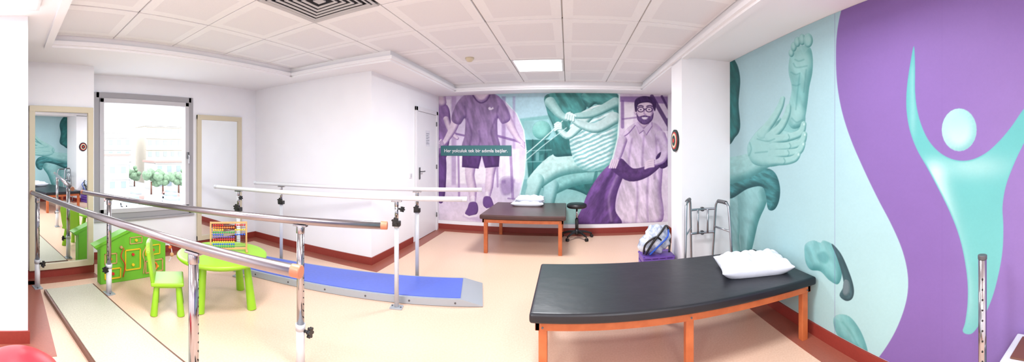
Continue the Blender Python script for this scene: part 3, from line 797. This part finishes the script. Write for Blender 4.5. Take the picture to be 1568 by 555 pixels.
    p.poly([(1228,272),(1232,269),(1236,273),(1240,269),(1242,274),(1236,277),(1230,277)], P0, None, smooth=False, op=.8)
    # ---- purple therapist scene right
    Rp = [(1560,236),(1690,236),(1690,568),(1452,568),(1462,540),(1484,498),(1516,452),(1542,404),(1556,350),(1560,300)]
    p.poly([(x-4,y) for x, y in Rp], T0, None, 1, False)
    p.poly(Rp, (220,204,230), None, 1, False, grad=(200,178,216), fold=.05, fsc=40)
    p.poly([(1560,243),(1690,243),(1690,262),(1560,256)], P3, None, smooth=False, op=.7, soft=3)
    p.poly([(1570,262),(1596,262),(1592,320),(1572,330)], (242,236,248), None, smooth=False, op=.8, soft=5)
    p.line([(1640,243),(1690,330)], 5, P4, .8); p.line([(1665,243),(1690,290)], 3, P4, .8); p.line([(1682,300),(1684,420)], 4, P4, .8)
    p.line([(1566,256),(1566,320)], 4, P3, .6); p.line([(1566,300),(1600,296)], 2, P3, .5)
    p.poly([(1664,330),(1690,330),(1690,560),(1660,560)], (234,222,240), None, smooth=False, op=.8, fold=.06)
    # therapist body
    p.poly([(1562,350),(1578,324),(1602,309),(1640,308),(1662,322),(1672,352),(1668,420),(1664,480),(1662,562),(1554,562),(1560,470),(1558,400)], (208,188,220), P3, 16, grad=(224,208,232), fold=.16, fang=1.3)
    p.limb([(1620,294),(1620,314)], [12,13], (206,182,208), P3)
    p.poly([(1604,306),(1620,324),(1640,305),(1642,318),(1626,342),(1619,330),(1608,338),(1600,318)], P1, P3, 4, False)
    p.ell(1599,282,3.5,7,SK,P3,3)
    p.poly([(1602,262),(1612,252),(1630,251),(1642,262),(1644,280),(1641,296),(1632,307),(1622,311),(1612,307),(1604,297),(1601,280)], (226,204,226), P3, 9)
    p.poly([(1598,280),(1596,258),(1603,247),(1620,242),(1640,246),(1650,258),(1648,280),(1643,272),(1640,262),(1630,258),(1612,260),(1604,266),(1602,280)], P4, (50,28,74), 4, fold=.2, fsc=4)
    p.poly([(1601,284),(1606,293),(1613,292),(1622,290),(1631,292),(1638,292),(1644,284),(1642,300),(1633,310),(1622,314),(1611,310),(1603,300)], (104,72,134), P4, 5, fold=.25, fsc=3)
    p.poly([(1614,296),(1622,295),(1630,296),(1626,301),(1618,301)], P0, P2, 3); p.line([(1622,276),(1620,286),(1625,288)], 1.2, P2, .8)
    for cx_ in (1612, 1633):
        for a_ in np.linspace(0, 2*math.pi, 17)[:-1]: p.line([(cx_+8*math.cos(a_), 276+6*math.sin(a_)), (cx_+8*math.cos(a_+.4), 276+6*math.sin(a_+.4))], .9, P4, .9)
        p.ell(cx_, 276, 2.4, 1.3, P4)
    p.line([(1620,275),(1625,275)], 1, P4); p.line([(1605,268),(1612,266),(1618,268)], 1.3, P4); p.line([(1627,268),(1634,266),(1641,268)], 1.3, P4)
    p.poly([(1558,342),(1576,345),(1574,366),(1556,363)], P0, P2, 2, False); p.line([(1562,350),(1571,352)], 1.2, P3); p.line([(1562,357),(1570,358)], 1, P3)
    p.line([(1598,316),(1582,335),(1568,345)], 1.2, P3, .8)
    for q in ([(1600,430),(1604,490),(1600,560)], [(1632,430),(1628,490),(1630,560)], [(1620,342),(1616,400),(1616,450)], [(1590,350),(1582,400),(1584,440)], [(1650,340),(1652,400),(1646,450)]): p.line(q, 2.2, P3, .35, 5)
    # patient bent
    p.poly([(1456,566),(1466,520),(1484,476),(1512,436),(1542,408),(1566,404),(1578,420),(1566,450),(1552,490),(1548,530),(1560,566)], (108,70,144), P4, 14, fold=.28, fang=2.1, fsc=9)
    for k in range(4): p.line([(1548-k*10,422+k*14),(1522-k*6,480+k*10),(1514-k*8,556)], 2.6, P4, .4, 6)
    p.line([(1556,436),(1532,495),(1538,556)], 2.4, P1, .4, 6)
    p.limb([(1556,418),(1586,440),(1622,434),(1652,414)], [20,17,14,11], (88,54,118), P4, fold=.2)
    p.poly([(1650,400),(1660,384),(1676,384),(1684,400),(1680,418),(1662,424)], P4, (50,28,74), 5, fold=.2, fsc=4)
    p.limb([(1662,342),(1674,376),(1666,402),(1644,412)], [13,11,9,6.5], (210,192,222), P3, fold=.08)
    for k in range(4): p.limb([(1644,404+k*5),(1632,406+k*5),(1623,413+k*4)], [3.4,3.0,2.3], SK, P3)
    p.limb([(1566,354),(1556,390),(1547,408)], [12,9,6.5], (210,192,222), P3, fold=.08)
    for k in range(4): p.limb([(1540+k*5,404),(1536+k*5,416),(1533+k*5,423)], [2.8,2.7,2.2], SK, P3)
    p.mottle(.05, 30); p.mottle(.035, 5); p.desat(.12)
    return p

def paint_right(U, V):
    p = Paint(U, V, (168,212,220))
    g = smoothstep((p.V-200)/700)[:, None]; p.C[:] = np.array((172,212,222.))*(1-g)+np.array((176,218,220.))*g
    p.poly([(1830,150),(1852,158),(1862,200),(1858,260),(1862,320),(1850,345),(1830,350)], T3, T4, 12, fold=.25)
    p.poly([(1830,470),(1856,462),(1864,520),(1860,600),(1864,660),(1830,660)], (150,204,206), T2, 10, fold=.12)
    p.poly([(1862,470),(1915,468),(1928,500),(1925,520),(1908,560),(1888,640),(1868,660),(1860,560)], (146,202,204), T3, 26, fold=.07)
    p.poly([(1836,452),(1880,436),(1925,424),(1950,436),(1962,470),(1960,505),(1948,528),(1932,526),(1926,490),(1915,470),(1880,476),(1836,500)], (66,136,140), T4, 20, fold=.3, fang=.4, fsc=7)
    TE = (58,132,134)
    p.limb([(1836,430),(1880,418),(1930,395),(1975,380)], [34,30,25,20], (154,209,209), TE, fold=.06)
    p.limb([(2002,280),(1990,330),(1955,370)], [24,32,30], (136,200,200), TE, fold=.05)
    # foot, sole toward viewer
    p.poly([(1986,150),(1984,182),(1992,222),(1985,262),(1980,296),(1990,322),(2010,322),(2024,300),(2031,262),(2036,220),(2044,180),(2044,140),(2036,118),(2012,116),(1994,128)], (146,206,206), TE, 22, fold=.09, fsc=14)
    p.poly([(1990,150),(2012,136),(2036,140),(2040,165),(2020,180),(1994,176)], (166,218,217), None, 8, op=.5, soft=14)
    p.poly([(1990,280),(2008,268),(2024,282),(2016,308),(1996,308)], (168,219,218), None, 8, op=.5, soft=14)
    p.poly([(2000,200),(2014,195),(2020,240),(2008,262),(1998,240)], (108,180,182), None, 8, op=.5, soft=14)
    for x, y, rx, ry in ((1991,134,7,10),(1997,118,7.5,12),(2006,106,8,13),(2018,100,8.5,14),(2033,102,12,18)):
        p.ell(x, y, rx, ry, (156,212,212), TE, 8); p.ell(x-1, y-3, rx*.5, ry*.4, (176,224,223), None, soft=6, op=.6)
    for q in ([(1996,160),(2004,170),(2030,166)], [(2012,186),(2006,236),(2002,276)], [(2028,176),(2022,232)], [(1990,182),(2002,188),(2012,184)], [(1992,298),(2004,308),(2018,302)], [(2000,150),(2010,154),(2022,150)], [(1994,214),(2004,216),(2012,212)]): p.line(q, 1.2, TE, .4, 4)
    # hands around heel / ankle
    p.poly([(1880,372),(1898,338),(1925,312),(1950,296),(1966,300),(1962,325),(1985,332),(2012,340),(2020,358),(2012,384),(1990,404),(1955,418),(1918,420),(1890,408)], (154,209,208), TE, 24, fold=.06)
    for pts_ in ([(1916,338),(1944,302),(1962,270),(1969,248)], [(1936,346),(1964,320),(1980,288),(1984,268)]): p.limb(pts_, [12,10,8.2,6], (160,213,211), TE)
    for k, pts_ in enumerate(([(1944,352),(1985,346),(2014,334),(2022,312)], [(1946,371),(1988,368),(2016,358),(2024,338)], [(1944,389),(1984,386),(2010,380),(2020,362)], [(1940,405),(1974,406),(1998,400),(2008,388)])):
        p.limb(pts_, [12,10,9,6.5], (158,211,209), TE); x, y = pts_[-1]; p.ell(x+1, y+2, 3.4, 4.6, (192,230,228), T2, 3)
        x, y = pts_[1]; p.line([(x-2,y-7),(x+1,y),(x-2,y+7)], 1, TE, .5, 3)
    p.poly([(1884,376),(1900,345),(1925,325),(1945,340),(1950,400),(1920,414),(1894,402)], (156,210,209), None, 8, op=.75, soft=16)
    for q in ([(1905,350),(1930,356),(1948,350)], [(1900,385),(1930,382)], [(1884,392),(1890,376),(1886,360)]): p.line(q, 1.3, TE, .4, 4)
    # lower vignettes
    p.poly([(2024,640),(2026,616),(2046,606),(2064,612),(2072,606),(2096,618),(2112,650),(2118,690),(2108,716),(2086,706),(2064,684),(2040,680),(2028,664)], (130,196,198), TE, 24, fold=.08)
    p.poly([(2056,640),(2074,634),(2086,650),(2078,664),(2062,658)], (84,154,158), T2, 10, op=.6, soft=6)
    p.poly([(2092,614),(2116,640),(2138,690),(2148,728),(2144,752),(2128,758),(2112,744),(2122,720),(2118,690),(2106,650)], (66,100,108), (40,62,70), 8, fold=.15)
    p.poly([(2124,706),(2136,710),(2138,734),(2128,745),(2120,736)], (110,130,138), (70,96,102), 6)
    p.poly([(2098,800),(2116,792),(2140,800),(2164,832),(2180,872),(2182,896),(2160,886),(2132,870),(2108,846),(2098,822)], (130,198,198), TE, 24, fold=.08)
    p.line([(2120,812),(2142,840),(2160,876)], 2, T2, .5, 5)
    # purple field with S-shaped border
    S = [(2146,-60),(2118,20),(2106,80),(2103,140),(2106,210),(2118,280),(2140,350),(2172,425),(2208,500),(2242,565),(2268,625),(2282,680),(2284,730),(2274,780),(2252,835),(2222,885),(2190,925),(2180,1200),(2900,1200),(2900,-60)]
    sp = spline(S[:17], False, 6)+[np.array(q_, float) for q_ in S[17:]]
    p.poly(sp, (134,102,176), None, 1, False, soft=2)
    idx = p.sel([2250, 2950], [-50, 1100], 1)
    d = p.sdist(idx, sp); g = (smoothstep((p.U[idx]-2330)/260)*smoothstep((p.V[idx]+50)/500)*(d > 0))*.45
    p.mix(idx, np.array((156,130,194.)), g)
    for x in (2370, 2100): p.line([(x, 0), (x, 900)], .8, (124,92,164), .35)
    body = [(2299,116),(2290,160),(2282,215),(2280,270),(2288,325),(2306,375),(2334,425),(2362,478),(2390,535),(2412,592),(2426,650),(2434,710),(2434,765),(2428,812),(2422,834),(2434,842),(2450,836),(2474,800),(2496,750),(2512,690),(2522,630),(2524,570),(2522,520),(2530,470),(2546,425),(2566,380),(2592,330),(2620,280),(2640,215),(2610,240),(2575,275),(2545,318),(2515,354),(2482,384),(2445,402),(2408,404),(2372,390),(2342,362),(2322,326),(2308,280),(2302,230),(2302,170)]
    sp = spline(body, True, 5)
    p.poly(sp, (90,180,182), None, 1, False, soft=1.6, grad=(116,196,194))
    idx = p.sel([2270, 2640], [100, 850], 1); d = p.sdist(idx, sp)
    u, v = p.U[idx], p.V[idx]
    hl = np.exp(-((u-(2352+.22*(v-430)))/26)**2)*smoothstep((v-380)/60)*smoothstep((860-v)/200)*.8
    hl += np.exp(-((v-420)/30)**2-((u-2450)/90)**2)*.45
    hl += np.exp(-((u-2296)/8)**2)*smoothstep((v-130)/60)*smoothstep((380-v)/80)*.25
    p.mix(idx, np.array((206,236,234.)), np.clip(hl, 0, .85)*(d > 0)*smoothstep(d/6))
    p.ell(2413,327,44,54,(158,210,210),(112,184,186),26,grad=(192,228,226))
    p.mottle(.012, 60); p.mottle(.01, 4); p.desat(.06)
    return p
build_mural('wall_mural', XD+.005, XR-.001, .17, CEIL-.002, .0045, 'back', paint_back, .95)
build_mural('wall_mural', -.3, 3.798, .105, CEIL-.002, .0035, 'right', paint_right, .90)

# caption board
b = B('caption_sign'); addr(b, -2.40, -1.03, YB-.012, YB-.005, 1.405, 1.60, M_teal, .002); sg = b.done()
tc = bpy.data.curves.new('caption_text', 'FONT'); tc.body = 'Her yolculuk tek bir adımla başlar.'; tc.size = .088; tc.extrude = .001; tc.offset = .0012; tc.align_x = 'CENTER'; tc.align_y = 'CENTER'
to = bpy.data.objects.new('caption_text', tc); tc.materials.append(M_white); scene.collection.objects.link(to)
to.parent = sg; to.rotation_euler = (math.pi/2, 0, 0); to.location = Vector((-1.715, YB-.014, 1.5))-sg.location

# ------------------------------------------------------------------ world + camera
W = bpy.data.worlds.new('World'); scene.world = W; W.use_nodes = True
bg = W.node_tree.nodes['Background']; bg.inputs[0].default_value = (.92, .96, 1, 1); bg.inputs[1].default_value = 5.4
scene.view_settings.view_transform = 'Standard'
cd = bpy.data.cameras.new('camera'); cam = bpy.data.objects.new('camera', cd); scene.collection.objects.link(cam); scene.camera = cam
cam.location = (0, 0, H); cam.rotation_euler = (math.pi/2, 0, (XC-1288)/F)
cd.clip_start = .01; cd.clip_end = 500
cd.type = 'PANO'
cd.panorama_type = 'CENTRAL_CYLINDRICAL'
v = VIEW or (0, 2576, 0, 912)
cd.central_cylindrical_range_u_min = (v[0]-1288)/F; cd.central_cylindrical_range_u_max = (v[1]-1288)/F
cd.central_cylindrical_range_v_min = -(v[3]-YH)/F; cd.central_cylindrical_range_v_max = (YH-v[2])/F
cd.central_cylindrical_radius = 1.0
